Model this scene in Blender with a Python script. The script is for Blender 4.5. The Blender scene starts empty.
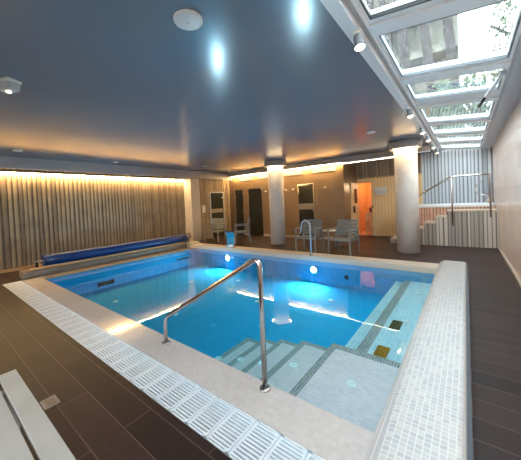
import bpy, math, random
from mathutils import Vector, Matrix
random.seed(7)
SC = bpy.context.scene
COL = SC.collection
PI = math.pi

# ------------------------------------------------------------------ materials
def lin(c):
    return tuple(((x/255)/12.92 if x/255 <= .04045 else ((x/255+.055)/1.055)**2.4) for x in c) + (1,)

def newmat(name):
    m = bpy.data.materials.new(name); m.use_nodes = True
    nt = m.node_tree; nt.nodes.clear()
    out = nt.nodes.new('ShaderNodeOutputMaterial')
    return m, nt, out

def nd(nt, kind, **kw):
    n = nt.nodes.new('ShaderNode' + kind)
    for k, v in kw.items():
        if k in n.inputs: n.inputs[k].default_value = v
        else: setattr(n, k, v)
    return n

def pbr(name, col, rough=.5, metal=0, spec=.5, vary=0, scale=6, bump=0, bscale=40):
    m, nt, out = newmat(name)
    b = nd(nt, 'BsdfPrincipled', Roughness=rough, Metallic=metal)
    b.inputs['Specular IOR Level'].default_value = spec
    b.inputs['Base Color'].default_value = lin(col)
    nt.links.new(b.outputs[0], out.inputs[0])
    tc = nd(nt, 'TexCoord')
    if vary:
        n = nd(nt, 'TexNoise', Scale=scale, Detail=5.0)
        nt.links.new(tc.outputs['Object'], n.inputs['Vector'])
        r = nd(nt, 'ValToRGB')
        r.color_ramp.elements[0].position = .3; r.color_ramp.elements[1].position = .7
        r.color_ramp.elements[0].color = lin([max(0, c*(1-vary)) for c in col])
        r.color_ramp.elements[1].color = lin([min(255, c*(1+vary)) for c in col])
        nt.links.new(n.outputs['Fac'], r.inputs[0]); nt.links.new(r.outputs[0], b.inputs['Base Color'])
    if bump:
        n = nd(nt, 'TexNoise', Scale=bscale, Detail=4.0)
        nt.links.new(tc.outputs['Object'], n.inputs['Vector'])
        bp = nd(nt, 'Bump', Strength=bump, Distance=.01)
        nt.links.new(n.outputs['Fac'], bp.inputs['Height']); nt.links.new(bp.outputs[0], b.inputs['Normal'])
    return m

def emis(name, col, strength):
    m, nt, out = newmat(name)
    e = nd(nt, 'Emission', Strength=strength); e.inputs[0].default_value = lin(col)
    nt.links.new(e.outputs[0], out.inputs[0]); return m

def boxvec(nt):
    """a 2D vector on every face of axis-aligned things, from object coordinates"""
    tc = nd(nt, 'TexCoord'); g = nd(nt, 'NewGeometry')
    sp = nd(nt, 'SeparateXYZ'); nt.links.new(tc.outputs['Object'], sp.inputs[0])
    sn = nd(nt, 'SeparateXYZ'); nt.links.new(g.outputs['Normal'], sn.inputs[0])
    def comb(a, b):
        c = nd(nt, 'CombineXYZ'); nt.links.new(sp.outputs[a], c.inputs[0]); nt.links.new(sp.outputs[b], c.inputs[1]); return c
    def gate(i):
        a = nd(nt, 'Math', operation='ABSOLUTE'); nt.links.new(sn.outputs[i], a.inputs[0])
        q = nd(nt, 'Math', operation='GREATER_THAN'); nt.links.new(a.outputs[0], q.inputs[0]); q.inputs[1].default_value = .7
        return q
    m1 = nd(nt, 'Mix', data_type='VECTOR'); m2 = nd(nt, 'Mix', data_type='VECTOR')
    nt.links.new(gate(0).outputs[0], m1.inputs[0])
    nt.links.new(comb(0, 2).outputs[0], m1.inputs[4]); nt.links.new(comb(1, 2).outputs[0], m1.inputs[5])
    nt.links.new(gate(2).outputs[0], m2.inputs[0])
    nt.links.new(m1.outputs[1], m2.inputs[4]); nt.links.new(comb(0, 1).outputs[0], m2.inputs[5])
    return m2.outputs[1]

def brick(name, c1, c2, mortar, w, h, ms, rough=.4, offset=.5, bumpd=.15, spec=.5, grain=0, vary=.0, squash=None):
    m, nt, out = newmat(name)
    b = nd(nt, 'BsdfPrincipled', Roughness=rough); b.inputs['Specular IOR Level'].default_value = spec
    t = nd(nt, 'TexBrick', offset=offset)
    t.inputs['Scale'].default_value = 1; t.inputs['Brick Width'].default_value = w; t.inputs['Row Height'].default_value = h
    t.inputs['Mortar Size'].default_value = ms; t.inputs['Mortar Smooth'].default_value = .2; t.inputs['Bias'].default_value = 0
    t.inputs['Color1'].default_value = lin(c1); t.inputs['Color2'].default_value = lin(c2); t.inputs['Mortar'].default_value = lin(mortar)
    v = boxvec(nt); nt.links.new(v, t.inputs['Vector'])
    colo = t.outputs['Color']
    if grain:
        mp = nd(nt, 'Mapping'); mp.inputs['Scale'].default_value = (3, 60, 1); nt.links.new(v, mp.inputs[0])
        n = nd(nt, 'TexNoise', Scale=1.0, Detail=6.0); nt.links.new(mp.outputs[0], n.inputs['Vector'])
        mr = nd(nt, 'MapRange'); mr.inputs['To Min'].default_value = 1-grain; mr.inputs['To Max'].default_value = 1+grain
        nt.links.new(n.outputs['Fac'], mr.inputs[0])
        mx = nd(nt, 'Mix', data_type='RGBA', blend_type='MULTIPLY'); mx.inputs[0].default_value = 1
        nt.links.new(colo, mx.inputs[6]); nt.links.new(mr.outputs[0], mx.inputs[7]); colo = mx.outputs[2]
    if vary:
        n = nd(nt, 'TexNoise', Scale=2.3, Detail=6.0); nt.links.new(v, n.inputs['Vector'])
        mr = nd(nt, 'MapRange'); mr.inputs['To Min'].default_value = 1-vary; mr.inputs['To Max'].default_value = 1+vary
        nt.links.new(n.outputs['Fac'], mr.inputs[0])
        mx = nd(nt, 'Mix', data_type='RGBA', blend_type='MULTIPLY'); mx.inputs[0].default_value = 1
        nt.links.new(colo, mx.inputs[6]); nt.links.new(mr.outputs[0], mx.inputs[7]); colo = mx.outputs[2]
    nt.links.new(colo, b.inputs['Base Color'])
    bp = nd(nt, 'Bump', Strength=bumpd, Distance=.004, invert=True)
    nt.links.new(t.outputs['Fac'], bp.inputs['Height']); nt.links.new(bp.outputs[0], b.inputs['Normal'])
    nt.links.new(b.outputs[0], out.inputs[0]); return m

def schlick(nt, f0=.04, nrm=None):
    lw = nd(nt, 'LayerWeight', Blend=.5)
    if nrm is not None: nt.links.new(nrm, lw.inputs['Normal'])
    p = nd(nt, 'Math', operation='POWER'); nt.links.new(lw.outputs['Facing'], p.inputs[0]); p.inputs[1].default_value = 5
    m = nd(nt, 'Math', operation='MULTIPLY_ADD'); nt.links.new(p.outputs[0], m.inputs[0]); m.inputs[1].default_value = 1-f0; m.inputs[2].default_value = f0
    return m.outputs[0]

def glass(name, tint, gloss_rough=.02, frost=None, ior=1.45, frost_amt=.2, bump=0, drops=False):
    m, nt, out = newmat(name)
    tr = nd(nt, 'BsdfTransparent'); tr.inputs[0].default_value = lin(tint)
    gl = nd(nt, 'BsdfGlossy', Roughness=gloss_rough)
    base = tr.outputs[0]
    tc = nd(nt, 'TexCoord')
    if frost:
        df = nd(nt, 'BsdfDiffuse'); df.inputs[0].default_value = lin(frost)
        tl = nd(nt, 'BsdfTranslucent'); tl.inputs[0].default_value = lin(frost)
        ad = nd(nt, 'MixShader'); nt.links.new(df.outputs[0], ad.inputs[1]); nt.links.new(tl.outputs[0], ad.inputs[2])
        mx = nd(nt, 'MixShader'); mx.inputs[0].default_value = frost_amt
        if drops:
            n = nd(nt, 'TexVoronoi', Scale=28.0); nt.links.new(tc.outputs['Object'], n.inputs['Vector'])
            n2 = nd(nt, 'TexNoise', Scale=5.0, Detail=3.0); nt.links.new(tc.outputs['Object'], n2.inputs['Vector'])
            a = nd(nt, 'MapRange'); a.inputs[1].default_value = .0; a.inputs[2].default_value = .35; a.inputs[3].default_value = .36; a.inputs[4].default_value = .04
            nt.links.new(n.outputs['Distance'], a.inputs[0])
            mm = nd(nt, 'Math', operation='MULTIPLY'); nt.links.new(a.outputs[0], mm.inputs[0]); nt.links.new(n2.outputs['Fac'], mm.inputs[1])
            nt.links.new(mm.outputs[0], mx.inputs[0])
        nt.links.new(tr.outputs[0], mx.inputs[1]); nt.links.new(ad.outputs[0], mx.inputs[2]); base = mx.outputs[0]
    ms = nd(nt, 'MixShader'); nt.links.new(schlick(nt), ms.inputs[0]); nt.links.new(base, ms.inputs[1]); nt.links.new(gl.outputs[0], ms.inputs[2])
    nt.links.new(ms.outputs[0], out.inputs[0]); return m

M = {}
M['deck'] = brick('dark_wood_look_planks', (62, 43, 39), (41, 28, 26), (94, 76, 72), 1.2, .2, .004, rough=.46, spec=.3, grain=.35, vary=.15)
M['mosaic_white'] = brick('white_mosaic', (208, 203, 199), (184, 183, 186), (220, 217, 213), .032, .032, .003, rough=.45, offset=0)
M['mosaic_coping'] = brick('beige_mosaic', (216, 205, 199), (206, 195, 190), (210, 200, 195), .035, .035, .003, rough=.09, bumpd=.03, offset=0, vary=.12)
M['mosaic_pool'] = brick('pale_pool_mosaic', (190, 216, 224), (170, 204, 216), (205, 220, 225), .05, .05, .004, rough=.8, spec=.1, offset=0, vary=.05)
M['mosaic_blue'] = brick('light_blue_pool_mosaic', (44, 164, 210), (38, 155, 204), (58, 174, 216), .05, .05, .004, rough=.8, spec=.1, offset=0, vary=.05)
M['mosaic_step'] = brick('off_white_step_mosaic', (228, 214, 216), (212, 199, 202), (218, 206, 209), .05, .025, .003, rough=.8, spec=.1, offset=.5)
M['mosaic_dark'] = brick('grey_nosing_mosaic', (96, 104, 110), (150, 150, 146), (190, 190, 188), .025, .025, .003, rough=.7, spec=.1, offset=0)
M['brown_tile'] = brick('brown_stone_tile', (150, 122, 94), (140, 114, 87), (120, 98, 76), 1.2, .6, .004, rough=.3, vary=.14)
M['right_tile'] = brick('mauve_beige_wall_tile', (236, 210, 195), (230, 203, 189), (202, 180, 167), .6, .3, .003, rough=.2, vary=.08, bumpd=.3)
M['slat_light'] = pbr('cladding_light_rib', (176, 154, 126), .5, vary=.08, scale=3)
M['slat_mid'] = pbr('cladding_mid_rib', (150, 130, 106), .5, vary=.08, scale=3)
M['slat_dark'] = pbr('cladding_groove', (128, 112, 96), .6)
M['plaster'] = pbr('pale_plaster', (196, 186, 176), .55, vary=.04)
M['column'] = pbr('column_render', (218, 207, 199), .5, vary=.03, bump=.1)
M['cap'] = pbr('grey_cap_paint', (158, 152, 150), .4)
M['fascia'] = pbr('grey_fascia_paint', (172, 166, 168), .45)
M['white'] = pbr('white_paint', (232, 232, 232), .35)
M['offwhite'] = pbr('off_white_plastic', (222, 220, 214), .35)
M['alu'] = pbr('white_aluminium', (246, 247, 248), .35)
M['alu_grey'] = pbr('grey_aluminium', (188, 191, 196), .4)
M['gasket'] = pbr('black_rubber', (24, 24, 26), .6)
M['gasket_grey'] = pbr('grey_rubber', (120, 124, 128), .6)
M['black'] = pbr('black_plastic', (16, 16, 18), .4)
M['chrome'] = pbr('brushed_steel', (196, 190, 186), .16, metal=1)
M['rail'] = pbr('satin_steel', (190, 190, 190), .4, metal=.6)
M['grate'] = pbr('white_grate_plastic', (236, 240, 246), .35)
M['channel_shade'] = pbr('shaded_channel', (18, 22, 30), .6)  # near-black colour stands in for the shade below the grate slots
M['chair'] = pbr('grey_chair_metal', (132, 131, 129), .45)
M['chair_slat'] = pbr('grey_chair_slats', (126, 125, 122), .5)
M['bench'] = pbr('pale_painted_bench_wood', (178, 171, 163), .5, vary=.05, scale=4)
M['cover'] = pbr('blue_cover_sheet', (10, 54, 116), .35, vary=.15, scale=9, bump=.4, bscale=14)
M['cover_edge'] = pbr('light_blue_cover_layer', (50, 120, 180), .4)
M['tan'] = pbr('tan_profile', (214, 170, 118), .45)
M['curb'] = pbr('curb_stone', (134, 122, 112), .4, vary=.08)
M['sauna'] = brick('pale_spruce_boards', (226, 190, 132), (216, 178, 120), (180, 140, 90), 5.0, .11, .004, rough=.5)
M['sauna_v'] = None
M['tub_rim'] = pbr('white_acrylic', (238, 242, 246), .15)
M['tub_slat'] = pbr('pinkish_cladding', (222, 176, 152), .45, vary=.1, scale=4)
M['tub_slat2'] = pbr('pinkish_cladding_dark', (150, 112, 98), .5)
M['trim_beige'] = pbr('beige_trim', (206, 188, 168), .4)
M['gold'] = pbr('brass_grate', (190, 150, 60), .3, metal=.7)
M['olive'] = pbr('dull_brass_grate', (110, 100, 62), .4, metal=.4)
M['teal'] = pbr('teal_plastic', (40, 150, 185), .25)
M['dark_glass'] = glass('dark_smoked_glass', (128, 132, 130), .03, frost=(104, 102, 90), frost_amt=.5)
M['frost'] = pbr('frosted_band', (150, 138, 122), .5)
M['shower_dark'] = pbr('shower_lining', (120, 114, 104), .5)
M['sauna_wood'] = pbr('sauna_bench_wood', (224, 190, 140), .5, vary=.08)
M['sauna_in'] = pbr('sauna_lining', (236, 184, 130), .55, vary=.05)
M['sauna_floor'] = pbr('sauna_heater_red', (120, 40, 60), .4)
M['building'] = pbr('cream_render', (122, 118, 106), .7)
M['brownpost'] = pbr('brown_timber', (40, 28, 26), .7)
M['trunk'] = pbr('bark', (50, 42, 38), .8)
M['leaf'] = pbr('leaves', (74, 92, 62), .7, vary=.3, scale=3)
M['ground'] = pbr('outdoor_ground', (110, 106, 100), .8)
M['glass'] = glass('rain_speckled_glass', (228, 238, 240), .02, frost=(230, 235, 238), drops=True)
M['clear_glass'] = glass('clear_glass', (240, 246, 248))
M['led_warm'] = emis('warm_led', (255, 214, 146), 52)
M['led_line'] = emis('thin_line_light', (255, 236, 204), 9)
M['led_cool'] = emis('cap_ring_light', (255, 226, 176), 16)
M['pool_lamp'] = emis('pool_lamp_lens', (206, 240, 255), 800)
M['spot_body'] = pbr('spot_grey_metal', (128, 130, 134), .5)
M['spot_lens'] = emis('spot_lens', (255, 226, 190), 5)
M['sauna_lamp'] = emis('sauna_lamp', (255, 160, 80), 4)

# ceiling: glossy grey stretch ceiling
def ceiling_mat():
    m, nt, out = newmat('satin_stretch_ceiling')
    b = nd(nt, 'BsdfPrincipled', Roughness=.2); b.inputs['Base Color'].default_value = lin((120, 128, 142))
    b.inputs['Specular IOR Level'].default_value = .4
    tc = nd(nt, 'TexCoord'); n = nd(nt, 'TexNoise', Scale=1.6, Detail=2.0); nt.links.new(tc.outputs['Object'], n.inputs['Vector'])
    bp = nd(nt, 'Bump', Strength=.12, Distance=.02); nt.links.new(n.outputs['Fac'], bp.inputs['Height']); nt.links.new(bp.outputs[0], b.inputs['Normal'])
    nt.links.new(b.outputs[0], out.inputs[0]); return m
M['ceiling'] = ceiling_mat()

def water_mat():
    m, nt, out = newmat('pool_water')
    tr = nd(nt, 'BsdfTransparent'); tr.inputs[0].default_value = (.96, .99, 1, 1)
    gl = nd(nt, 'BsdfGlossy', Roughness=.01)
    tc = nd(nt, 'TexCoord'); n = nd(nt, 'TexNoise', Scale=1.8, Detail=2.0); nt.links.new(tc.outputs['Object'], n.inputs['Vector'])
    bp = nd(nt, 'Bump', Strength=.05, Distance=.03); nt.links.new(n.outputs['Fac'], bp.inputs['Height'])
    nt.links.new(bp.outputs[0], gl.inputs['Normal'])
    ms = nd(nt, 'MixShader'); nt.links.new(schlick(nt, .02, bp.outputs[0]), ms.inputs[0]); nt.links.new(tr.outputs[0], ms.inputs[1]); nt.links.new(gl.outputs[0], ms.inputs[2])
    nt.links.new(ms.outputs[0], out.inputs[0])
    va = nd(nt, 'VolumeAbsorption', Density=.42); va.inputs[0].default_value = (.0, .91, .985, 1)
    nt.links.new(va.outputs[0], out.inputs['Volume']); return m
M['water'] = water_mat()

# ------------------------------------------------------------------ mesh builder
class MB:
    def __init__(s): s.v = []; s.f = []; s.mi = []; s.sm = []
    def quad(s, pts, mi=0, smooth=False):
        n = len(s.v); s.v += [tuple(p) for p in pts]; s.f.append(tuple(range(n, n+len(pts)))); s.mi.append(mi); s.sm.append(smooth)
    def box(s, x0, x1, y0, y1, z0, z1, mi=0, mat=None):
        n = len(s.v)
        P = [(x0,y0,z0),(x1,y0,z0),(x1,y1,z0),(x0,y1,z0),(x0,y0,z1),(x1,y0,z1),(x1,y1,z1),(x0,y1,z1)]
        if mat: P = [tuple(mat @ Vector(p)) for p in P]
        s.v += P
        for f in ((0,3,2,1),(4,5,6,7),(0,1,5,4),(1,2,6,5),(2,3,7,6),(3,0,4,7)):
            s.f.append(tuple(n+i for i in f)); s.mi.append(mi); s.sm.append(False)
        return s
    def bar(s, a, b, w, h, up=(0,0,1), mi=0):
        a = Vector(a); b = Vector(b); d = (b-a); L = d.length; d.normalize()
        r = d.cross(Vector(up));
        if r.length < 1e-4: r = d.cross(Vector((0,1,0)))
        r.normalize(); u = r.cross(d)
        m = Matrix.Translation(a) @ Matrix(((d.x,r.x,u.x),(d.y,r.y,u.y),(d.z,r.z,u.z))).to_4x4()
        return s.box(0, L, -w/2, w/2, -h/2, h/2, mi, m)
    def lathe(s, prof, c=(0,0,0), axis='z', n=32, mi=0, cap=True, smooth=True):
        base = len(s.v); c = Vector(c)
        for r, t in prof:
            for k in range(n):
                a = 2*PI*k/n; p = (r*math.cos(a), r*math.sin(a), t)
                if axis == 'y': p = (p[0], -p[2], p[1])
                elif axis == 'x': p = (p[2], p[0], p[1])
                s.v.append(tuple(c+Vector(p)))
        for i in range(len(prof)-1):
            for k in range(n):
                s.f.append((base+i*n+k, base+i*n+(k+1)%n, base+(i+1)*n+(k+1)%n, base+(i+1)*n+k)); s.mi.append(mi); s.sm.append(smooth)
        if cap:
            s.f.append(tuple(base+k for k in reversed(range(n)))); s.mi.append(mi); s.sm.append(False)
            j = base+(len(prof)-1)*n
            s.f.append(tuple(j+k for k in range(n))); s.mi.append(mi); s.sm.append(False)
        return s
    def tube(s, pts, r, n=12, mi=0, smooth_path=0, radii=None):
        pts = [Vector(p) for p in pts]
        for _ in range(smooth_path):
            q = [pts[0]]
            for a, b in zip(pts, pts[1:]): q += [a.lerp(b, .25), a.lerp(b, .75)]
            q.append(pts[-1]); pts = q
        base = len(s.v); T0 = None; R = None
        for i, p in enumerate(pts):
            t = (pts[min(i+1, len(pts)-1)]-pts[max(i-1, 0)]).normalized()
            if R is None:
                R = t.orthogonal().normalized()
            else:
                R = (T0.rotation_difference(t) @ R).normalized()
            T0 = t; B = t.cross(R); rr = radii[i] if radii else r
            for k in range(n):
                a = 2*PI*k/n; s.v.append(tuple(p+rr*(R*math.cos(a)+B*math.sin(a))))
        for i in range(len(pts)-1):
            for k in range(n):
                s.f.append((base+i*n+k, base+i*n+(k+1)%n, base+(i+1)*n+(k+1)%n, base+(i+1)*n+k)); s.mi.append(mi); s.sm.append(True)
        s.f.append(tuple(base+k for k in reversed(range(n)))); s.mi.append(mi); s.sm.append(False)
        j = base+(len(pts)-1)*n
        s.f.append(tuple(j+k for k in range(n))); s.mi.append(mi); s.sm.append(False)
        return s
    def prism(s, poly, axis, a, b, mi=0, smooth=False):
        """poly in the plane of the two other axes, extruded from a to b along axis"""
        def P(p, t):
            return {'x': (t, p[0], p[1]), 'y': (p[0], t, p[1]), 'z': (p[0], p[1], t)}[axis]
        n = len(poly); base = len(s.v)
        s.v += [P(p, a) for p in poly]+[P(p, b) for p in poly]
        for k in range(n):
            s.f.append((base+k, base+(k+1)%n, base+n+(k+1)%n, base+n+k)); s.mi.append(mi); s.sm.append(smooth)
        s.f.append(tuple(base+k for k in reversed(range(n)))); s.mi.append(mi); s.sm.append(False)
        s.f.append(tuple(base+n+k for k in range(n))); s.mi.append(mi); s.sm.append(False)
        return s
    def build(s, name, mats, parent=None, origin=None, bevel=0, kind=None, label=None):
        if not isinstance(mats, (list, tuple)): mats = [mats]
        o3 = Vector(origin) if origin else Vector((0,0,0))
        if parent is not None and origin is None: o3 = Vector((0,0,0))
        me = bpy.data.meshes.new(name)
        me.from_pydata([tuple(Vector(v)-o3) for v in s.v], [], s.f); me.update()
        for m in mats: me.materials.append(m)
        for p, mi, sm in zip(me.polygons, s.mi, s.sm): p.material_index = mi; p.use_smooth = sm
        import bmesh
        bm = bmesh.new(); bm.from_mesh(me); bmesh.ops.recalc_face_normals(bm, faces=bm.faces); bm.to_mesh(me); bm.free()
        o = bpy.data.objects.new(name, me); COL.objects.link(o); o.location = o3
        if parent is not None: o.parent = parent
        if bevel:
            b = o.modifiers.new('bevel', 'BEVEL'); b.width = bevel; b.segments = 2; b.limit_method = 'ANGLE'
        if kind: o['kind'] = kind
        if label: o['label'] = label
        return o

def thing(name, label, cat, loc=(0,0,0), rz=0, group=None):
    o = bpy.data.objects.new(name, None); COL.objects.link(o); o.location = loc; o.rotation_euler.z = rz
    o.empty_display_size = .1
    return tag(o, label, cat, group)
def tag(o, label, cat, group=None, kind=None):
    o['label'] = label; o['category'] = cat
    if group: o['group'] = group
    if kind: o['kind'] = kind
    return o
def copy_tree(o, parent=None):
    kids = [c for c in bpy.data.objects if c.parent == o]
    c = o.copy(); COL.objects.link(c); c.parent = parent
    for k in kids: copy_tree(k, c)
    return c
def struct(name, mb, mats, **k): return mb.build(name, mats, kind='structure', **k)

# ------------------------------------------------------------------ key dimensions
ZC = 2.81                      # ceiling
PX0, PX1, PY0, PY1 = -7.15, -.42, 1.70, 5.90   # pool water
YN = -3.2                      # wall behind the camera
SKX0, SKX1 = -.75, .63

# ------------------------------------------------------------------ floor
f = MB()
def slab(x0, x1, y0, y1): f.box(x0, x1, y0, y1, -.12, 0)
slab(-9.1, .63, YN, 1.06)            # near deck
slab(-9.1, -7.52, 1.06, 9.3)         # left deck
slab(-.02, .63, 1.06, 9.3)           # right deck
slab(-7.52, -.02, 6.28, 9.3)         # far deck
slab(-9.1, .63, 9.3, 10.8)
struct('floor', f, M['deck'])

# ------------------------------------------------------------------ pool
pool = thing('swimming_pool', 'large rectangular indoor swimming pool lined in blue mosaic with white corner steps', 'swimming pool', (0,0,0))
b = MB(); ZF = -.53
b.box(PX0-.1, PX1+.1, PY0-.1, PY1+.1, ZF-.1, ZF)
b.build('pool_floor', M['mosaic_blue'], pool)
b = MB()
b.box(PX0-.12, PX0, PY0-.12, PY1+.12, ZF, -.012); b.box(PX1, PX1+.1, PY0-.12, PY1+.12, ZF, -.012)
b.box(PX0, PX1, PY0-.12, PY0, ZF, -.012); b.box(PX0, PX1, PY1, PY1+.12, ZF, -.012)
b.build('pool_wall', M['mosaic_blue'], pool)
b = MB()
b.box(-7.60, -.40, 1.37, 1.70, -.011, .0)
b.build('near_coping', M['mosaic_coping'], pool, label='beige mosaic coping flush with the water')
b = MB()
b.prism([(5.90,-.011),(5.90,.085),(5.925,.11),(6.26,.11),(6.28,.09),(6.28,-.011)], 'x', -7.4, -.38)
b.build('far_coping', M['trim_beige'], pool, label='raised pale far coping')
b = MB()
b.box(-7.61, -7.15, 1.70, 5.9, -.011, .001)
b.build('side_coping', M['curb'], pool, label='grey stone coping beside the cover roller')
b = MB(); b.box(-7.96, -7.42, 5.86, 6.30, -.005, .155); b.build('curb_end', M['trim_beige'], pool)
b = MB()
b.prism([(-7.95,-.01),(-7.95,.13),(-7.93,.15),(-7.63,.15),(-7.60,.12),(-7.60,-.01)], 'y', 1.42, 6.28)
b.build('curb', M['curb'], pool, label='raised stone curb under the cover roller')
# low mosaic wall on the right, rounded on the pool side and at its near end
HW = .22
prof = [(-.45,-.1),(-.45,.02)] + [(-.45+.13*(1-math.cos(a)), .02+(HW-.02)*math.sin(a)) for a in [PI/2*k/8 for k in range(1,9)]] + \
       [(-.06,HW),(-.045,HW-.003),(-.032,HW-.012),(-.025,HW-.03),(-.025,-.1)]
b = MB(); b.prism(prof, 'y', 1.22, 6.08, smooth=True)
lw = b.build('low_wall', [M['mosaic_white']], pool, label='thick white mosaic wall along the right side')
for p in lw.data.polygons:
    if abs(p.normal.y) > .9: p.use_smooth = False
b = MB(); b.prism([(x*.999-.0, z*.995) for x, z in prof], 'y', 1.205, 1.23)
b.build('wall_end_cap', M['mosaic_dark'], pool, label='dark grey mosaic end of the low wall')
b = MB(); b.box(-.026, -.002, 1.22, 6.08, 0, HW-.035)
b.build('outer_face', pbr('dark_grey_plinth', (84, 86, 94), .5), pool, label='dark grey outer face of the low wall')
# steps, descending to the left from the landing
YS = 2.86
steps = [(-1.20, PX1, -.16), (-1.58, -1.20, -.24), (-1.89, -1.58, -.31), (-2.17, -1.89, -.38), (-2.45, -2.17, -.45)]
for i, (x0, x1, z) in enumerate(steps):
    b = MB(); b.box(x0+.07, x1, PY0, YS-.07 if i else YS-.1, ZF, z)
    st = b.build('landing' if i == 0 else 'step', M['mosaic_step'], pool)
    b = MB(); b.box(x0, x0+.07, PY0, YS, ZF, z-.001); b.box(x0+.07, x1, YS-(.1 if i == 0 else .07), YS, ZF, z-.001)
    b.build('nosing', M['mosaic_dark'], st, label='dark grey mosaic edge band')
    cx, cy = [(-.81,2.30),(-1.42,2.35),(-1.78,2.3),(-2.1,2.3),(-2.42,2.25)][i]
    b = MB(); b.lathe([(.045,z),(.042,z+.008),(.02,z+.01),(.016,z+.004),(.001,z+.004)], (cx,cy,0), n=20, cap=False)
    b.build('inlet_nozzle', M['white'], st)
b = MB(); b.box(-.86, PX1, YS, PY1, ZF, -.2)
ledge = b.build('seat_ledge', M['mosaic_pool'], pool)
b = MB(); b.box(-.97, -.86, YS, PY1, ZF, -.201); b.build('nosing', M['mosaic_dark'], ledge, label='dark grey mosaic edge band')
b = MB(); b.box(-1.12, -.97, YS, PY1, ZF, -.24); b.build('ledge_rim', M['mosaic_pool'], ledge)
for (cx, cy) in ((-.66,3.95),(-.66,5.2)):
    b = MB(); b.lathe([(.045,-.2),(.042,-.192),(.02,-.19),(.016,-.196),(.001,-.196)], (cx,cy,0), n=20, cap=False)
    b.build('inlet_nozzle', M['white'], ledge)
for (cx, cy, mm, lb) in ((-.735,3.02,'gold','shiny brass ledge grate'),(-.735,3.78,'olive','dull brass ledge grate')):
    b = MB(); b.box(cx-.06, cx+.06, cy-.13, cy+.13, -.2, -.19)
    for k in range(7): b.box(cx-.05, cx+.05, cy-.12+k*.036, cy-.105+k*.036, -.19, -.184)
    b.build('ledge_grate', M[mm], pool, label=lb)
b = MB(); b.box(-7.149, -7.13, 2.75, 3.15, -.46, -.36)
for k in range(6): b.box(-7.13, -7.122, 2.77+k*.062, 2.81+k*.062, -.45, -.37)
b.build('skimmer_grille', M['black'], pool)
b = MB(); b.box(-7.149, -7.13, 5.1, 5.55, -.28, -.22); b.build('skimmer_grille', M['black'], pool)
for (cx, cy) in ((-5.9,2.6),(-5.6,4.4),(-4.2,2.9),(-3.3,4.2),(-2.6,3.4),(-4.6,5.1),(-2.1,5.0)):
    b = MB(); b.lathe([(.05,ZF),(.045,ZF+.01),(.02,ZF+.012),(.001,ZF+.006)], (cx,cy,0), n=16, cap=False)
    b.build('inlet_nozzle', M['white'], pool)
for (cx, cz) in ((-5.69,-.20),(-2.87,-.22)):
    b = MB(); b.lathe([(.10,0),(.10,.02),(.065,.035),(.06,.025)], (cx,5.9,cz), axis='y', n=28, cap=False)
    l = b.build('pool_lamp', M['chrome'], pool)
    b = MB(); b.lathe([(.06,.022),(.04,.03),(.001,.034)], (cx,5.9,cz), axis='y', n=28, cap=False)
    b.build('lens', M['pool_lamp'], l)
b = MB(); b.lathe([(.05,0),(.05,.012),(.03,.016),(.001,.01)], (-2.1,5.9,-.3), axis='y', n=16, cap=False); b.build('jet_nozzle', M['black'], pool)
b = MB(); b.box(PX0-.006, PX1+.006, PY0-.006, PY1+.006, ZF-.05, -.006)
tag(b.build('pool_water', M['water']), 'clear turquoise water filling the swimming pool', 'water', kind='stuff')

# drainage channel and its grates
b = MB()
b.box(-7.52, -.02, 1.06, 1.37, -.12, -.10)
struct('trim_1', b, M['channel_shade'])
GP = .188
def grate_section():
    t = thing('drain_grate', 'white slotted overflow grate section in the row beside the near coping', 'drain grate', (0,0,0), 0, 'white overflow grates in a row along the near pool edge')
    b = MB(); w = GP-.006
    b.box(0, .016, 0, .30, -.03, 0); b.box(w-.016, w, 0, .30, -.03, 0)
    b.box(0, w, 0, .012, -.03, 0); b.box(0, w, .288, .30, -.03, 0)
    for k in range(11):
        y = .012+.276*(k+.5)/11; b.box(.016, w-.016, y-.0058, y+.0058, -.025, 0)
    b.box(w*.5-.003, w*.5+.003, .012, .288, -.03, -.012)
    b.build('slat_panel', M['grate'], t)
    b = MB(); b.box(w-.03, w-.002, .262, .29, -.02, .003); b.build('clip', M['grate'], t)
    b = MB(); b.box(w-.03, w-.002, .012, .03, -.02, .003); b.build('clip', M['grate'], t)
    return t
g0 = grate_section(); n = int((7.50-.44)/GP)
for i in range(n):
    g = g0 if i == 0 else copy_tree(g0)
    g.location = (-7.505+i*GP, 1.065, .0)

# ------------------------------------------------------------------ walls
def ribs(mb, a0, a1, z0, z1, face, axis, out, pitch=.105):
    """vertical ribs of uneven width on a wall; axis 'x' or 'y' is the direction the wall runs; out=+1/-1 side"""
    t = a0
    while t < a1-.005:
        w = min(pitch*random.choice((.5,.55,.62)), a1-t); d = .03*out
        w2 = min(pitch*random.choice((.16,.2,.26)), max(0, a1-t-w)); d2 = .018*out
        for p0, p1, dd, mi in ((t, t+w, d, random.choice((0,0,0,1))), (t+w, t+w+w2, d2, 1)):
            if p1-p0 < .003: continue
            if axis == 'x': mb.box(p0, p1, min(face,face+dd), max(face,face+dd), z0, z1, mi)
            else: mb.box(min(face,face+dd), max(face,face+dd), p0, p1, z0, z1, mi)
        t += w + w2 + pitch*random.choice((.14,.2,.26))
RC = [pbr('skylit_light_rib', (216, 220, 222), .45), pbr('skylit_mid_rib', (172, 178, 184), .45), pbr('skylit_groove', (126, 128, 132), .6)]  # skylight's brightness and cool tint put into these rib colours
RS = [pbr('stair_light_rib', (208, 197, 184), .45), pbr('stair_mid_rib', (172, 161, 150), .45), pbr('stair_groove', (124, 116, 110), .6)]
RM = [M['slat_light'], M['slat_mid'], M['slat_dark']]
b = MB(); b.box(-9.1, -8.98, YN, 7.36, 0, ZC+.2, 2)
ribs(b, YN+.02, 7.0, .0, ZC, -8.98, 'y', 1, .112)
struct('wall_left', b, RM)
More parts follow.
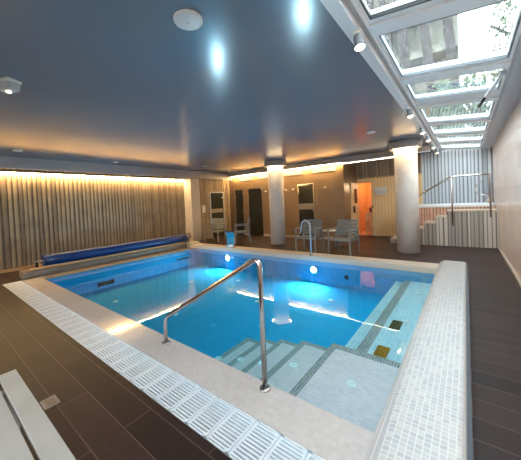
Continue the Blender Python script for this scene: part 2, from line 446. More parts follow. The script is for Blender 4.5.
b = MB(); b.box(-9.1, -8.64, 7.36, 7.98, 0, ZC, 2); b.box(-9.1, -8.64, 8.84, 9.3, 0, ZC, 2); b.box(-9.1, -8.64, 7.98, 8.84, 2.0, ZC, 2)
ribs(b, 7.37, 7.94, 0, ZC, -8.64, 'y', 1); ribs(b, 8.88, 9.26, 0, ZC, -8.64, 'y', 1); ribs(b, 7.94, 8.88, 2.03, ZC, -8.64, 'y', 1)
b.box(-9.1, -9.0, 7.98, 8.84, 0, 2.0, 2)
struct('wall_left_rear', b, RM)
b = MB(); b.box(-8.97, -8.52, 6.9, 7.36, 0, ZC); struct('wall_left_pier', b, M['plaster'], bevel=.01)

# brown tiled rear wall with openings for the shower doors
doors = [(-8.30,-7.83),(-7.52,-6.76),(-5.05,-4.40)]
b = MB(); x = -8.64; ZD = 2.06
for (a, c) in doors:
    b.box(x, a, 9.27, 9.45, 0, ZC); b.box(a, c, 9.27, 9.45, ZD, ZC); x = c
b.box(x, -3.27, 9.27, 9.45, 0, ZC); b.box(-3.45, -3.27, 9.45, 10.7, 0, ZC)
struct('wall_rear', b, M['brown_tile'])
b = MB()
for (a, c) in doors:
    b.box(a-.05, a, 9.45, 10.4, 0, ZC); b.box(c, c+.05, 9.45, 10.4, 0, ZC); b.box(a, c, 10.35, 10.4, 0, ZC)
struct('wall_showers', b, M['shower_dark'])
b = MB(); x = -8.64
for (a, c) in doors: b.box(x, a, 9.25, 9.27, 0, .09); x = c
b.box(x, -3.27, 9.25, 9.27, 0, .09); struct('baseboard_rear', b, M['trim_beige'])
for i, (a, c) in enumerate(doors):
    b = MB(); b.box(a, a+.02, 9.265, 9.30, 0, ZD); b.box(c-.02, c, 9.265, 9.30, 0, ZD); b.box(a+.02, c-.02, 9.265, 9.30, ZD-.02, ZD)
    d = struct('door_%d' % (i+1), b, M['chrome'])
    b = MB(); b.box(a+.02, c-.02, 9.275, 9.287, .01, ZD-.02); b.build('glass', M['dark_glass'], d)
    if i == 2:
        b = MB(); b.box(a+.02, c-.02, 9.268, 9.275, 1.10, 1.32); b.build('frosted_band', M['frost'], d)
    for z in (.35, 1.75):
        b = MB(); b.box(a+.01, a+.07, 9.255, 9.275, z-.03, z+.03); b.build('hinge', M['chrome'], d)
    b = MB(); b.lathe([(.028,0),(.028,.03),(.02,.04)], (c-.06, 9.272, 1.05), axis='y', n=14); b.build('handle', M['chrome'], d)
# door in the left rear wall
b = MB(); b.box(-8.66, -8.60, 7.98, 8.03, 0, 2.0); b.box(-8.66, -8.60, 8.79, 8.84, 0, 2.0); b.box(-8.66, -8.60, 8.03, 8.79, 1.95, 2.0)
d = struct('door_4', b, M['alu_grey'])
b = MB(); b.box(-8.64, -8.63, 8.03, 8.79, .01, 1.95); b.build('glass', M['dark_glass'], d)
b = MB(); b.box(-8.63, -8.62, 8.03, 8.79, 1.08, 1.25); b.build('frosted_band', M['frost'], d)
b = MB(); b.box(-8.62, -8.58, 8.66, 8.79, 1.72, 1.76); b.build('door_closer', M['white'], d)

# vents and hooks on the brown wall
for (a, c) in ((-7.96,-7.27),(-6.9,-6.2),(-5.64,-4.82),(-4.41,-3.54)):
    t = thing('wall_vent', 'slim slotted vent grille under the light strip, %s' % {-7.96:'leftmost on the brown wall', -6.9:'just left of the left column', -5.64:'just right of the left column', -4.41:'rightmost near the sauna corner'}[a], 'vent', (a, 9.27, 2.44), 0, 'slotted vent grilles high on the brown wall')
    b = MB(); w = c-a
    b.box(0, w, -.02, 0, 0, .012); b.box(0, w, -.02, 0, .098, .11); b.box(0, .012, -.02, 0, .012, .098); b.box(w-.012, w, -.02, 0, .012, .098)
    b.build('frame', M['alu_grey'], t)
    b = MB(); b.box(.012, w-.012, -.004, 0, .012, .098, 1)
    for k in range(5): b.box(.012, w-.012, -.016, -.004, .018+k*.017, .025+k*.017)
    b.build('louvre', [M['alu_grey'], M['black']], t)
for (x, w) in ((-6.55,'between the glass shower door and the left column'),(-5.58,'left of the pair beside the column'),(-5.26,'right of the pair beside the column'),(-3.95,'left of the pair near the sauna corner'),(-3.62,'right of the pair near the sauna corner')):
    b = MB(); b.lathe([(.028,0),(.028,.012),(.012,.016),(.012,.045),(.022,.05),(.022,.06)], (x, 9.27, 1.88), axis='y', n=14)
    o = b.build('wall_hook', M['chrome'], origin=(x, 9.27, 1.88)); tag(o, 'round metal hook, '+w, 'hook', 'metal hooks on the brown tiled wall')
b = MB(); b.box(-8.6, -8.585, 7.52, 7.68, 1.12, 1.42); b.box(-8.585, -8.578, 7.55, 7.65, 1.3, 1.38); b.box(-8.585, -8.578, 7.55, 7.65, 1.16, 1.24)
tag(b.build('switch_plate', M['offwhite'], origin=(-8.6,7.6,1.12)), 'off-white switch plate on the ribbed wall left of the glass door', 'switch')

# sauna front and the ribbed wall above it
b = MB(); ox0, ox1 = -3.27, -2.72
b.box(-3.45, ox1, 10.78, 10.9, 2.0, ZC, 2); b.box(ox1, -1.15, 10.78, 10.9, 0, ZC, 2)
ribs(b, -3.45, -1.15, 2.15, ZC, 10.78, 'x', -1, .13)
struct('wall_far', b, RM)
def vboards(name, c1, c2, mort):
    m = brick(name, c1, c2, mort, 5.0, .11, .004, rough=.45)
    return m
# swap axes so the boards stand upright
def board_mat():
    m, nt, out = newmat('upright_spruce_boards')
    b = nd(nt, 'BsdfPrincipled', Roughness=.45)
    tc = nd(nt, 'TexCoord'); mp = nd(nt, 'Mapping'); mp.inputs['Scale'].default_value = (1,1,1)
    mp.inputs['Rotation'].default_value = (0, PI/2, 0); nt.links.new(tc.outputs['Object'], mp.inputs[0])
    w = nd(nt, 'SeparateXYZ'); nt.links.new(tc.outputs['Object'], w.inputs[0])
    mo = nd(nt, 'Math', operation='PINGPONG'); mo.inputs[1].default_value = .055
    ad = nd(nt, 'Math', operation='ADD'); nt.links.new(w.outputs[0], ad.inputs[0]); nt.links.new(w.outputs[1], ad.inputs[1])
    nt.links.new(ad.outputs[0], mo.inputs[0])
    r = nd(nt, 'ValToRGB'); r.color_ramp.elements[0].position = .0; r.color_ramp.elements[0].color = lin((176,130,80)); r.color_ramp.elements[1].position = .006; r.color_ramp.elements[1].color = lin((246,208,150))
    nt.links.new(mo.outputs[0], r.inputs[0])
    nt.links.new(r.outputs[0], b.inputs['Base Color']); nt.links.new(b.outputs[0], out.inputs[0]); return m
M['board'] = board_mat()
sn = thing('sauna_cabin', 'pale wooden sauna cabin with an open door and orange light inside', 'sauna', (-2.2, 10.7, 0))
def sp(mb, name, mat, **k):
    return mb.build(name, mat, sn, **k)
def off(mb):
    mb.v = [(v[0]+2.2, v[1]-10.7, v[2]) for v in mb.v]; return mb
b = MB(); b.box(ox1, -1.15, 10.7, 10.76, 0, 2.15); b.box(-3.265, ox1, 10.7, 10.76, 2.03, 2.15); sp(off(b), 'front_panel', M['board'])
b = MB(); b.box(ox1-.04, ox1+.01, 10.68, 10.70, 0, 2.04); b.box(-3.265, ox1-.04, 10.68, 10.70, 2.0, 2.04); sp(off(b), 'door_frame', M['sauna_wood'])
b = MB(); b.box(-3.44, -3.40, 10.76, 12.4, 0, 2.15); b.box(-1.2, -1.15, 10.76, 12.4, 0, 2.15); b.box(-3.44, -1.15, 12.36, 12.4, 0, 2.15); b.box(-3.44, -1.15, 10.76, 12.4, 2.15, 2.2); b.box(-3.44, -1.15, 10.76, 12.4, -.02, .012)
sp(off(b), 'lining', M['sauna_in'])
b = MB()
b.box(-3.08, -1.25, 11.0, 11.5, .80, .84)
for k in range(5): b.box(-3.08, -1.25, 10.98, 11.0, .10+k*.155, .18+k*.155)
for x in (-3.08, -2.9, -2.2, -1.5): b.box(x, x+.05, 11.0, 11.05, .01, .80)
sp(off(b), 'bench', M['sauna_wood'])
b = MB(); b.box(-2.98, -2.78, 11.2, 11.4, .84, 1.04); sp(off(b), 'bucket', M['sauna_floor'], label='dark red wooden bucket')
b = MB(); b.box(-3.1, -2.9, 11.9, 12.3, 2.05, 2.12); sp(off(b), 'cabin_lamp', M['sauna_lamp'])
# open door leaf swung out against the side wall
b = MB(); L = .78
mt = Matrix.Translation((-3.215+2.2, 10.68-10.7, 0)) @ Matrix.Rotation(math.radians(-91), 4, 'Z')
b.box(0, L, -.045, 0, .02, 2.0, 0, mt)
dl = b.build('door_leaf', M['board'], sn)
b = MB(); b.box(.22, .48, -.0, .012, 1.25, 1.78, 0, mt); b.build('door_window', M['dark_glass'], dl)
b = MB(); b.box(.60, .64, -.0, .05, .9, 1.15, 0, mt); b.build('handle', M['black'], dl)
b = MB(); b.box(-2.74, -2.70, 10.66, 10.68, 1.05, 1.13); sp(off(b), 'door_latch', M['black'])
# wall lamp on the sauna front
t = thing('sauna_heater_control', 'white box lamp mounted high on the wooden sauna front', 'lamp', (-2.42, 10.68, 1.55))
b = MB(); b.prism([(0,0),(-.09,.03),(-.11,.12),(-.09,.22),(0,.24)], 'x', -.19, .19); b.build('housing', M['offwhite'], t, bevel=.01)
b = MB(); b.box(-.15, .15, -.10, -.02, -.02, .03); b.build('diffuser', M['white'], t)
t.name = 'box_lamp'

# right far wall behind the tub, right wall, wall behind the camera
b = MB(); b.box(-1.15, .75, 10.78, 10.9, 0, ZC+.2, 2); ribs(b, -1.15, .62, .0, ZC+.04, 10.78, 'x', -1, .1); struct('wall_far_right', b, RC)
b = MB(); b.box(.63, .78, YN, 10.9, 0, 2.78); struct('wall_right', b, M['right_tile'])
b = MB(); b.box(.605, .63, YN, 9.2, 0, .045); struct('baseboard_right', b, M['trim_beige'])
b = MB(); b.box(-8.98, -8.93, YN, 7.02, 0, .07); struct('baseboard_left', b, M['tan'])
b = MB(); b.box(-9.1, -4.4, YN-.15, YN, -.1, ZC+.2); b.box(-.6, .78, YN-.15, YN, -.1, ZC+.2); b.box(-4.4, -.6, YN-.15, YN, -.1, .5); b.box(-4.4, -.6, YN-.15, YN, 2.5, ZC+.2)
struct('wall_near', b, M['plaster'])
b = MB()
for k in range(4): b.box(-4.4+k*1.2467, -4.34+k*1.2467, YN-.1, YN-.04, .5, 2.5)
b.box(-4.34, -.66, YN-.1, YN-.04, .5, .56); b.box(-4.34, -.66, YN-.1, YN-.04, 2.44, 2.5)
wn = struct('window_11', b, M['alu'])  # unseen window added behind the camera to fill the hall with daylight
b = MB(); b.box(-4.34, -.66, YN-.075, YN-.065, .56, 2.44); b.build('glass', M['clear_glass'], wn)

# ------------------------------------------------------------------ ceiling and light coves
b = MB(); b.box(-9.1, SKX0, YN, 10.9, ZC, ZC+.15); struct('ceiling', b, M['ceiling'])
b = MB(); b.box(-8.50, -8.44, YN, 9.27, 2.53, ZC); struct('trim_2', b, M['fascia'])
b = MB(); b.box(-8.44, SKX0, 9.0, 9.06, 2.66, ZC); struct('trim_3', b, M['fascia'])
b = MB(); b.box(-3.25, SKX0, 8.985, 9.065, 2.645, 2.66); struct('trim_4', b, M['white'])
def led(name, x0, x1, y0, y1, z, label, m='led_warm'):
    t = thing(name, label, 'light', ((x0+x1)/2, (y0+y1)/2, z))
    hx, hy = (x1-x0)/2, (y1-y0)/2
    b = MB(); b.box(-hx-.03, hx+.03, -hy-.03, hy+.03, .012, .03); b.build('channel', M['alu_grey'], t)  # lid made wider than the strip to block its upward light
    b = MB(); b.box(-hx+.003, hx-.003, -hy+.003, hy-.003, 0, .012); b.build('strip', M[m], t)
led('light_strip', -8.925, -8.865, YN+.1, 6.85, 2.475, 'warm light strip glowing above the left ribbed wall behind the roller')
led('light_strip', -8.36, -3.3, 9.15, 9.21, 2.65, 'warm light strip glowing along the top of the brown wall')
led('light_strip', -8.60+.07, -8.505, 8.9, 9.15, 2.6, 'short warm light strip over the ribbed wall end beside the brown wall')

led('light_strip', -3.25, -1.3, 8.985, 9.01, 2.60, 'thin white light strip running from the brown wall corner to the right column', 'led_line')
# columns with ring lights
for (x, y, lb) in ((-5.07,7.78,'pale round column with a lit ring cap, in front of the brown wall'),(-1.19,7.93,'pale round column with a lit ring cap, beside the hot tub stairs')):
    t = thing('column', lb, 'column', (x,y,0), 0, 'round columns with glowing caps')
    b = MB(); b.lathe([(.26,0),(.26,2.68)], n=48); b.build('shaft', M['column'], t)
    b = MB(); b.lathe([(.27,ZC),(.37,ZC),(.375,ZC-.01),(.375,2.64),(.36,2.63),(.36,2.72),(.27,2.72)], n=48, cap=False); b.build('cap', M['cap'], t)
    b = MB(); b.lathe([(.30,2.70),(.345,2.70),(.345,2.69),(.30,2.69),(.30,2.70)], n=48, cap=False); b.build('ring_light', M['led_cool'], t)

# ceiling discs
def disc(x, y, r, name, label, cat, m='white', group=None):
    t = thing(name, label, cat, (x,y,ZC), 0, group)
    b = MB(); b.lathe([(r,0),(r,-.012),(r*.93,-.022),(r*.86,-.018)], n=36, cap=False); b.build('rim', M[m], t)
    b = MB(); b.lathe([(r*.86,-.018),(r*.5,-.024),(.001,-.026)], n=36, cap=False); b.build('cover', M[m], t)
    b = MB(); b.lathe([(r*.06,-.025),(r*.06,-.03)], n=10); b.build('screw', M['alu_grey'], t)
disc(-1.555, 1.315, .105, 'ceiling_speaker', 'large white round speaker cover on the ceiling near the camera', 'speaker')
G1 = 'small white discs on the ceiling'
disc(-7.5, 1.45, .09, 'smoke_detector', 'small white ceiling disc farthest left over the roller', 'smoke detector', group=G1)
disc(-7.9, 3.72, .07, 'smoke_detector', 'small white ceiling disc by the left bulkhead, mid wall', 'smoke detector', group=G1)
disc(-7.1, 6.45, .10, 'smoke_detector', 'small white ceiling disc near the far left corner', 'smoke detector', group=G1)
disc(-1.52, 6.05, .09, 'smoke_detector', 'small white ceiling disc between the right column and the skylight', 'smoke detector', group=G1)
# emergency lamp on the ceiling, far left of the picture
t = thing('emergency_lamp', 'clear-fronted square lamp hanging under the ceiling at the left edge', 'lamp', (-3.62,.66,ZC-.0), .45)
b = MB(); b.box(-.09,.09,-.07,.07,-.03,0); b.build('base', M['offwhite'], t, bevel=.008)
b = MB(); b.prism([(-.065,-.03),(.065,-.03),(.05,-.11),(-.05,-.11)], 'x', -.08, .08); b.build('housing', M['alu_grey'], t, bevel=.01)
b = MB(); b.lathe([(.02,-.112),(.02,-.12),(.001,-.122)], n=14, cap=False); b.build('bulb', M['spot_lens'], t)

# ------------------------------------------------------------------ skylight
def tilt(mb):
    """the glazing falls gently towards the outer wall"""
    mb.v = [(x, y, z-.115*(x+.6)/.96) for x, y, z in mb.v]; return mb
b = MB(); b.box(-.75, -.655, YN, 10.78, ZC, 2.98); struct('trim_5', b, M['white'])
b = MB(); b.box(-.655, -.60, YN, 10.78, 2.87, 2.98); struct('trim_6', b, M['alu_grey'])
b = MB(); b.box(-.61, -.595, YN, 10.78, 2.85, 2.98); struct('trim_7', b, M['alu'])
b = MB(); b.prism([(.385,2.775),(.42,2.755),(.63,2.755),(.78,2.78),(.78,3.02),(.385,3.02)], 'y', YN, 10.78); struct('trim_8', b, M['alu_grey'])
beams = [-2.9, -1.55, -.2, 1.15, 2.50, 3.87, 5.15, 6.6, 7.95, 9.25, 10.6]
ti = 9
for y in beams:
    b = MB(); b.box(-.60, .385, y-.085, y+.085, 2.85, 2.98); struct('trim_%d' % ti, tilt(b), M['alu'], bevel=.006); ti += 1
for i, (a, c) in enumerate(zip(beams, beams[1:])):
    y0, y1 = a+.085, c-.085
    wide = (i == 5)                      # one light opens and has a wider sash
    s0 = .045; s1 = .32 if wide else .07
    b = MB(); z0, z1 = 2.87, 2.94
    b.box(-.60, -.565, y0, y1, z0, z1); b.box(.355, .385, y0, y1, z0, z1)
    b.box(-.565, .355, y0, y0+s0, z0, z1); b.box(-.565, .355, y1-s1, y1, z0, z1)
    w = struct('window_%d' % (i+1), tilt(b), M['alu'], bevel=.004)
    b = MB(); b.box(-.565, .355, y0+s0, y1-s1, 2.915, 2.925); tilt(b).build('glass', M['glass'], w)
    b = MB(); g0, g1 = 2.868, 2.90
    b.box(-.567, -.555, y0+s0-.003, y1-s1+.003, g0, g1); b.box(.343, .357, y0+s0-.003, y1-s1+.003, g0, g1)
    b.box(-.555, .343, y0+s0-.003, y0+s0+.008, g0, g1); b.box(-.555, .343, y1-s1-.008, y1-s1+.003, g0, g1)
    tilt(b).build('gasket', M['gasket'] if i < 4 else M['gasket_grey'], w)
# spotlights clipped along the skylight edge
sl = ['nearest to the camera', 'second from the camera', 'third from the camera', 'fourth from the camera', 'fifth from the camera', 'farthest, by the ribbed wall']
for i, y in enumerate((2.33, 4.86, 6.35, 7.35, 8.6, 9.8)):
    t = thing('spotlight', 'white cylindrical spotlight under the skylight edge, '+sl[i], 'spotlight', (-.66, y, ZC), 0, 'white spotlights along the skylight edge')
    b = MB(); b.box(-.03,.03,-.03,.03,-.008,.0); b.tube([(0,0,-.005),(-.0,.0,-.03)], .010); b.build('bracket', M['white'], t)
    tl = Matrix.Scale(1.25, 4) @ Matrix.Translation((0,0,-.03)) @ Matrix.Rotation(math.radians(-14), 4, 'X') @ Matrix.Rotation(math.radians(-10), 4, 'Y')
    b = MB(); b.lathe([(.018,0),(.028,-.004),(.030,-.012),(.030,-.075),(.036,-.085),(.036,-.098),(.031,-.098)], n=24, cap=False)
    b.v = [tuple(tl @ Vector(v)) for v in b.v]; h = b.build('housing', M['spot_body'], t)
    b = MB(); b.lathe([(.031,-.095),(.02,-.092),(.001,-.09)], n=24, cap=False); b.v = [tuple(tl @ Vector(v)) for v in b.v]; b.build('lens', M['spot_lens'], h)
    b = MB(); b.tube([(.015,0,-.05),(.0,.03,-.01),(-.02,.03,.0),(-.035,.02,-.03),(-.03,.0,-.06)], .003, n=6, smooth_path=2); b.build('cable', M['black'], t)
# window opener arm
t = thing('window_opener', 'white window opener arm with a black tip under the skylight', 'window opener', (.34, 4.05, 2.74))
b = MB(); b.box(-.03,.03,-.05,.05,-.03,.0); b.build('bracket', M['alu_grey'], t)
b = MB(); b.tube([(0,0,-.02),(-.12,.48,-.10)], .020); b.build('arm', M['white'], t)
b = MB(); b.tube([(-.12,.48,-.10),(-.18,.68,-.16)], .017); b.build('grip', M['black'], t)

# ------------------------------------------------------------------ hot tub, its stairs and rail
st = thing('tub_stairs', 'ribbed grey stairs with stepped side panel leading up to the hot tub', 'stairs', (-.42, 9.2, 0))
edges = [(-1.86,-1.5,.15),(-1.5,-1.23,.32),(-1.23,-.96,.48),(-.96,-.69,.65),(-.69,-.42,.82),(-.42,.62,.98)]
def zt(x):
    for a, c, z in edges:
        if x < c: return z
    return .98
b = MB(); t_ = -1.86
while t_ < .62:
    w = random.choice((.04,.055,.07)); w = min(w, .62-t_); z = min(zt(t_+.0), zt(t_+w))-.03
    b.box(t_+.42, t_+w+.42, -random.choice((.012,.02,.026)), .005, 0, z, random.choice((0,0,1))); t_ += w+random.choice((.02,.03,.04))
for a, c, z in edges: b.box(a+.42, c+.42, .0, .68, 0, z-.03, 2)
b.build('side_panel', RS, st)
for a, c, z in edges:
    b = MB(); b.box(a+.42-.0, c+.42, -.03, .68, z-.03, z); b.build('tread', M['trim_beige'], st)
tub = thing('hot_tub', 'raised hot tub with white rim and pinkish ribbed side', 'hot tub', (-.5, 9.9, 0))
b = MB(); b.box(-1.2, 1.1, .03, .76, 0, 1.04, 2); tt = -1.2
while tt < 1.1:
    w = random.choice((.04,.055,.07)); w = min(w, 1.1-tt); b.box(tt, tt+w, .0, .03, 0, 1.04, random.choice((0,1))); tt += w+.025
b.build('ribbed_side', [M['tub_slat'], M['tub_slat'], M['tub_slat2']], tub)
b = MB(); b.box(-1.22, 1.12, -.02, .12, 1.04, 1.13); b.box(-1.22, 1.12, .68, .78, 1.04, 1.13); b.box(-1.22, -1.1, .12, .68, 1.04, 1.13); b.box(1.0, 1.12, .12, .68, 1.04, 1.13)
b.build('rim', M['tub_rim'], tub, bevel=.02)
b = MB(); b.box(-1.1, 1.0, .12, .68, 1.04, 1.10); b.build('tub_water', M['cover_edge'], tub)
hr = thing('stair_handrail', 'steel handrail sloping up over the hot tub stairs', 'handrail', (-.42, 9.16, 0))
def tubeR(mb, pts, r, rad=.06):
    """tube through points with rounded bends"""
    P = [Vector(p) for p in pts]; out = [P[0]]
    for i in range(1, len(P)-1):
        a = (P[i-1]-P[i]); c = (P[i+1]-P[i]); ra = min(rad, a.length/2, c.length/2)
        p0 = P[i]+a.normalized()*ra; p2 = P[i]+c.normalized()*ra
        for k in range(7):
            u = k/6; out.append((1-u)**2*p0+2*u*(1-u)*P[i]+u*u*p2)
    out.append(P[-1]); return mb.tube(out, r)
b = MB(); tubeR(b, [(-.98,0,1.234),(.12,0,1.90),(.90,0,1.90),(.90,0,.80)], .024); b.build('top_rail', M['chrome'], hr)
b = MB(); b.tube([(.12,0,1.89),(.12,0,.56)], .022); b.box(.095,.145,-.0,.035,.56,.66); b.build('post', M['chrome'], hr)
b = MB(); b.tube([(-.95,0,1.24),(-.95,0,.36)], .022); b.build('post', M['chrome'], hr)
t = thing('grab_rail', 'curled thin steel grab rail standing on the hot tub rim', 'grab rail', (.38, 10.0, 1.13))
b = MB(); b.tube([(.10,0,0),(.10,0,.14),(.04,0,.26),(-.06,0,.22),(-.15,0,.28),(-.18,0,.42),(-.12,0,.55),(.0,0,.68)], .013, smooth_path=3)
b.build('tube', M['chrome'], t)
b = MB(); b.lathe([(.035,0),(.035,.10),(.02,.12)], (.10,0,0), n=16); b.build('base', M['trim_beige'], t)

# ------------------------------------------------------------------ near handrail, ladder, water spout
t = thing('pool_handrail', 'large brushed steel handrail standing on the near coping', 'handrail', (-1.25, 1.64, 0))
b = MB(); tubeR(b, [(0,0,.01),(0,0,1.03),(-1.27,-.03,.27),(-1.27,-.03,.01)], .021, .09); b.build('tube', M['chrome'], t)
for x, y in ((0,0),(-1.27,-.03)):
    b = MB(); b.lathe([(.045,0),(.045,.012),(.028,.02)], (x,y,0), n=24); b.build('flange', M['chrome'], t)
t = thing('pool_ladder_rail', 'curved chrome ladder rail on the far coping before the chairs', 'ladder rail', (-2.96, 5.96, .11))
for dx in (0, ):
    b = MB(); pts = [(dx,.0,0),(dx,.0,.62)]+[(dx-.12+.12*math.cos(a), -.0, .70+.14*math.sin(a)) for a in [PI*k/10 for k in range(0,9)]]+[(dx-.27,-.0,.52)]
    b.tube(pts, .021); b.build('tube', M['rail'], t)
    b = MB(); b.lathe([(.045,0),(.045,.012),(.028,.02)], (dx,0,0), n=24); b.build('flange', M['chrome'], t)
t = thing('water_spout', 'curved steel water spout with teal inside on the far coping', 'water spout', (-5.66, 6.02, .11), math.radians(25))
b = MB(); b.box(-.12,.12,-.08,.08,0,.12); b.build('base', M['chrome'], t, bevel=.02)
arc = [(.02,.10),(.05,.2),(.055,.30),(.035,.39),(-.005,.46),(-.06,.51),(-.12,.53),(-.17,.52)]
b = MB(); th = .035
outer = arc; inner = [(y-.05*(1 if i < 4 else .35), z-(.0 if i < 4 else .05)) for i, (y, z) in enumerate(arc)]
b.prism(outer+inner[::-1], 'x', -.13, .13, smooth=False); b.build('hood', M['chrome'], t, bevel=.008)
b = MB(); b.prism([(y-.006, z) for y, z in inner]+[(y-.02, z-.004) for y, z in inner][::-1], 'x', -.11, .11); b.build('inner_sheet', M['teal'], t)

# ------------------------------------------------------------------ cover roller
t = thing('pool_cover_roller', 'long rolled blue pool cover on a roller beside the left wall', 'pool cover roller', (-7.80, 1.84, .15))
b = MB(); n = 40; pr = []
for i in range(9):
    y = 4.12*i/8; pr.append((.135+random.uniform(-.006,.006), y))
b.lathe([(r, y) for r, y in pr], (0,0,.16), axis='x', n=32)
b.v = [(-(v[1]), v[0], v[2]) for v in b.v]
b.build('rolled_cover', M['cover'], t)
b = MB(); b.box(.02, .13, -.0, 4.1, .012, .05); b.build('cover_tail', M['cover_edge'], t, bevel=.01)
b = MB(); b.tube([(0,-.16,.16),(0,4.3,.16)], .025); b.build('axle', M['chair'], t)
for y in (-.12, 4.2):
    b = MB(); b.bar((-.09,y,.0),(0,y,.16),.03,.03); b.bar((.09,y,.0),(0,y,.16),.03,.03); b.box(-.11,.11,y-.03,y+.03,0,.02); b.build('stand', M['black'], t)
b = MB()
ring = [(.11*math.cos(a), 4.27, .2+.11*math.sin(a)) for a in [2*PI*k/24 for k in range(25)]]
b.tube(ring, .013, n=8); b.bar((-.1,4.27,.2),(.1,4.27,.2),.015,.015); b.bar((0,4.27,.1),(0,4.27,.3),.015,.015); b.build('hand_wheel', M['black'], t)
b = MB(); b.lathe([(.035,-.2),(.035,-.15)], (0,0,.16), axis='y', n=14); b.build('end_knob', M['black'], t)
b = MB(); b.tube([(-7.64,1.55,.176),(-7.64,5.8,.176)], .026)
tag(b.build('cover_edge_bar', M['tan'], origin=(-7.64,1.55,.15)), 'long tan bar lying on the curb in front of the blue roller', 'bar')

# ------------------------------------------------------------------ chairs and side table
def make_chair():
    t = thing('armchair', 'x', 'chair', (0,0,0), 0, 'grey slatted armchairs on the far deck')
    # faces -y; width .58, depth .56
    W = .29
    for s in (-1, 1):
        b = MB(); b.box(s*W-.02, s*W+.02, -.27, -.235, 0, .64); b.build('front_leg', M['chair'], t)
        b = MB(); b.bar((s*W,.22,.66),(s*W,.29,0),.035,.035); b.build('rear_leg', M['chair'], t)
        b = MB(); b.box(s*W-.028, s*W+.028, -.285, .24, .635, .66); b.build('armrest', M['chair'], t)
        b = MB(); b.bar((s*(W-.04),.17,.40),(s*(W-.04),.31,.88),.03,.03); b.build('back_post', M['chair'], t)
    b = MB(); b.box(-W, W, -.255, -.225, .36, .40); b.box(-W, W, .19, .22, .36, .40); b.box(-W, -W+.03, -.24, .2, .36, .40); b.box(W-.03, W, -.24, .2, .36, .40); b.build('seat_frame', M['chair'], t)
    b = MB()
    for k in range(6): b.box(-W+.03, W-.03, -.25+k*.078, -.25+k*.078+.066, .40, .418)
    b.build('seat', M['chair_slat'], t)
    b = MB()
    for k in range(5):
        z = .50+k*.085; y = .17+.14*(z-.40)/.48-.02; m = Matrix.Translation((0,y,z)) @ Matrix.Rotation(math.radians(-16),4,'X')
        b.box(-W+.01, W-.01, -.01, .01, -.037, .037, 0, m)
    b.build('backrest', M['chair_slat'], t)
    return t
c0 = make_chair()
for i, (x, y, a, lb) in enumerate([
    (-2.53, 6.98, -6, 'grey slatted armchair right of the small table, beside the right column'),
    (-3.52, 7.0, 2, 'grey slatted armchair behind the chrome ladder rail, left of the small table'),
    (-7.8, 7.42, 14, 'grey slatted armchair in front of the ribbed wall and its glass door'),
    (-6.5, 7.55, -48, 'grey slatted armchair turned sideways in front of the glass shower doors')]):
    c = c0 if i == 0 else copy_tree(c0)
    c.location = (x, y, 0); c.rotation_euler.z = math.radians(a); c['label'] = lb
t = thing('side_table', 'small low grey side table with a pale top between two armchairs', 'table', (-3.25, 8.0, 0))
b = MB(); b.box(-.22,.22,-.22,.22,.47,.495); b.build('tabletop', M['offwhite'], t, bevel=.006)
for sx in (-1,1):
    for sy in (-1,1):
        b = MB(); b.bar((sx*.19,sy*.19,0),(sx*.19,sy*.19,.47),.025,.025); b.build('leg', M['chair'], t)

# ------------------------------------------------------------------ slatted bench at the lower left
t = thing('slatted_bench', 'pale painted slatted bench at the lower left corner', 'bench', (-1.4, .1, 0))
for k in range(4):
    b = MB(); y1 = .262-k*.103; b.box(-.89, .75, y1-.088, y1, .425, .45); b.build('slat', M['bench'], t, bevel=.004)
for x in (-.7, .55):
    b = MB(); b.box(x-.03, x+.03, -.14, .25, .385, .425); b.build('cross_bar', M['bench'], t)
    for y in (-.11, .2):
        b = MB(); b.box(x-.03, x+.03, y-.03, y+.03, 0, .385); b.build('leg', M['bench'], t)
# small floor plate
b = MB(); b.box(-.07,.07,-.05,.05,0,.003); b.box(-.045,.045,-.028,.028,.003,.005,1)
o = b.build('floor_plate', [M['curb'], M['slat_dark']]); o.location = (-2.51,.58,0); tag(o, 'small rectangular metal floor plate beside the slatted bench', 'floor plate')

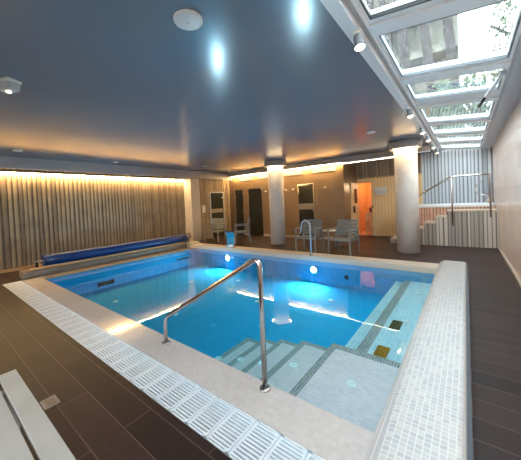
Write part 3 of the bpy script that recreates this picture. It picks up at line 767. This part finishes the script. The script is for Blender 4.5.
# ------------------------------------------------------------------ outside, seen through the skylight
b = MB(); b.box(-60, 60, 11.5, 90, -1.0, -.8); b.box(-60, 60, -60, -3.5, -1.0, -.8); o = b.build('ground', M['ground']); o['kind'] = 'structure'
bd = thing('neighbouring_building', 'cream building with brown timber posts seen through the skylight', 'building', (-9, 24, -.8))
b = MB(); b.box(-6, 8.8, 1, 9, 0, 22); b.build('wall', M['building'], bd)
for z in (9.0, 12.2, 15.4):
    b = MB(); b.box(-6, 8.8, -.6, 1, z, z+.5); b.build('balcony', M['building'], bd)
for k, x in enumerate((-3.6,-2.2,-.6,.9,2.6,3.6,4.6,5.6,7.0,8.3)):
    b = MB(); b.bar((x+.9,-.7,0),(x-.5,-.7,21),.55,.4,up=(0,1,0)); b.build('post', M['brownpost'], bd)
def tree(x, y, h, lb):
    t = thing('tree', lb, 'tree', (x,y,-.8), 0, 'trees beyond the skylight')
    b = MB(); b.tube([(0,0,0),(.2,.1,h*.5),(0,0,h)], .2, n=8, smooth_path=1)
    for k in range(9):
        a = k*2.4; z = h*(.35+.06*k); b.tube([(.1,.05,z),(1.6*math.cos(a),1.6*math.sin(a),z+1.5)], .06, n=6)
    b.build('trunk', M['trunk'], t)
    b = MB()
    for k in range(2600):
        a = random.uniform(0,2*PI); r = 1.7*math.sqrt(random.random()); z = h*(.4+.68*random.random()); r *= 1-.5*abs(z/h-.7)
        c = Vector((r*math.cos(a), r*math.sin(a), z)); u = Vector([random.uniform(-1,1) for _ in range(3)]).normalized(); v = u.orthogonal().normalized()
        s = random.uniform(.08,.16); b.quad([c-u*s, c-v*s*.5, c+u*s, c+v*s*.5])
    o = b.build('foliage', M['leaf'], t, kind='stuff')
tree(2.6, 17, 14, 'tall thin tree outside at the right end of the skylight')
tree(.4, 13.4, 6.2, 'low bushy green tree outside beyond the far skylight panes')
tree(-5.6, 20.5, 12, 'tree standing before the building outside the skylight')

# ------------------------------------------------------------------ world, lights, camera
w = bpy.data.worlds.new('overcast_sky'); SC.world = w; w.use_nodes = True
bg = w.node_tree.nodes['Background']; bg.inputs[0].default_value = (.96, .97, 1, 1); bg.inputs[1].default_value = 5

def area(name, loc, rot, sx, sy, col, power):
    l = bpy.data.lights.new(name, 'AREA'); l.shape = 'RECTANGLE'; l.size = sx; l.size_y = sy; l.color = col; l.energy = power
    o = bpy.data.objects.new(name, l); COL.objects.link(o); o.location = loc; o.rotation_euler = rot; return o
p = bpy.data.lights.new('sauna_glow', 'POINT'); p.color = (1,.68,.40); p.energy = 8; p.shadow_soft_size = .15
o = bpy.data.objects.new('sauna_glow', p); COL.objects.link(o); o.location = (-2.6, 11.5, 1.9)

cam = bpy.data.cameras.new('camera'); co = bpy.data.objects.new('camera', cam); COL.objects.link(co)
r = Vector((0.77951659, 0.62465364, -0.04649415)); u = Vector((0.02242842, 0.04634434, 0.9986737)); fw = Vector((-0.62597991, 0.77952551, -0.02211619))
mm = Matrix.Identity(4)
for i in range(3): mm[i][0] = r[i]; mm[i][1] = u[i]; mm[i][2] = -fw[i]
mm[2][3] = 1.45
co.matrix_world = mm
cam.sensor_fit = 'HORIZONTAL'; cam.sensor_width = 36; cam.lens = 269.36*36/521
cam.shift_x = (260.5-250.2)/521; cam.shift_y = -(230-208.63)/521; cam.clip_start = .02; cam.clip_end = 300
SC.camera = co
SC.view_settings.view_transform = 'Standard'; SC.view_settings.look = 'None'; SC.view_settings.gamma = 1
SC.view_settings.use_curve_mapping = False; SC.view_settings.exposure = 1.2
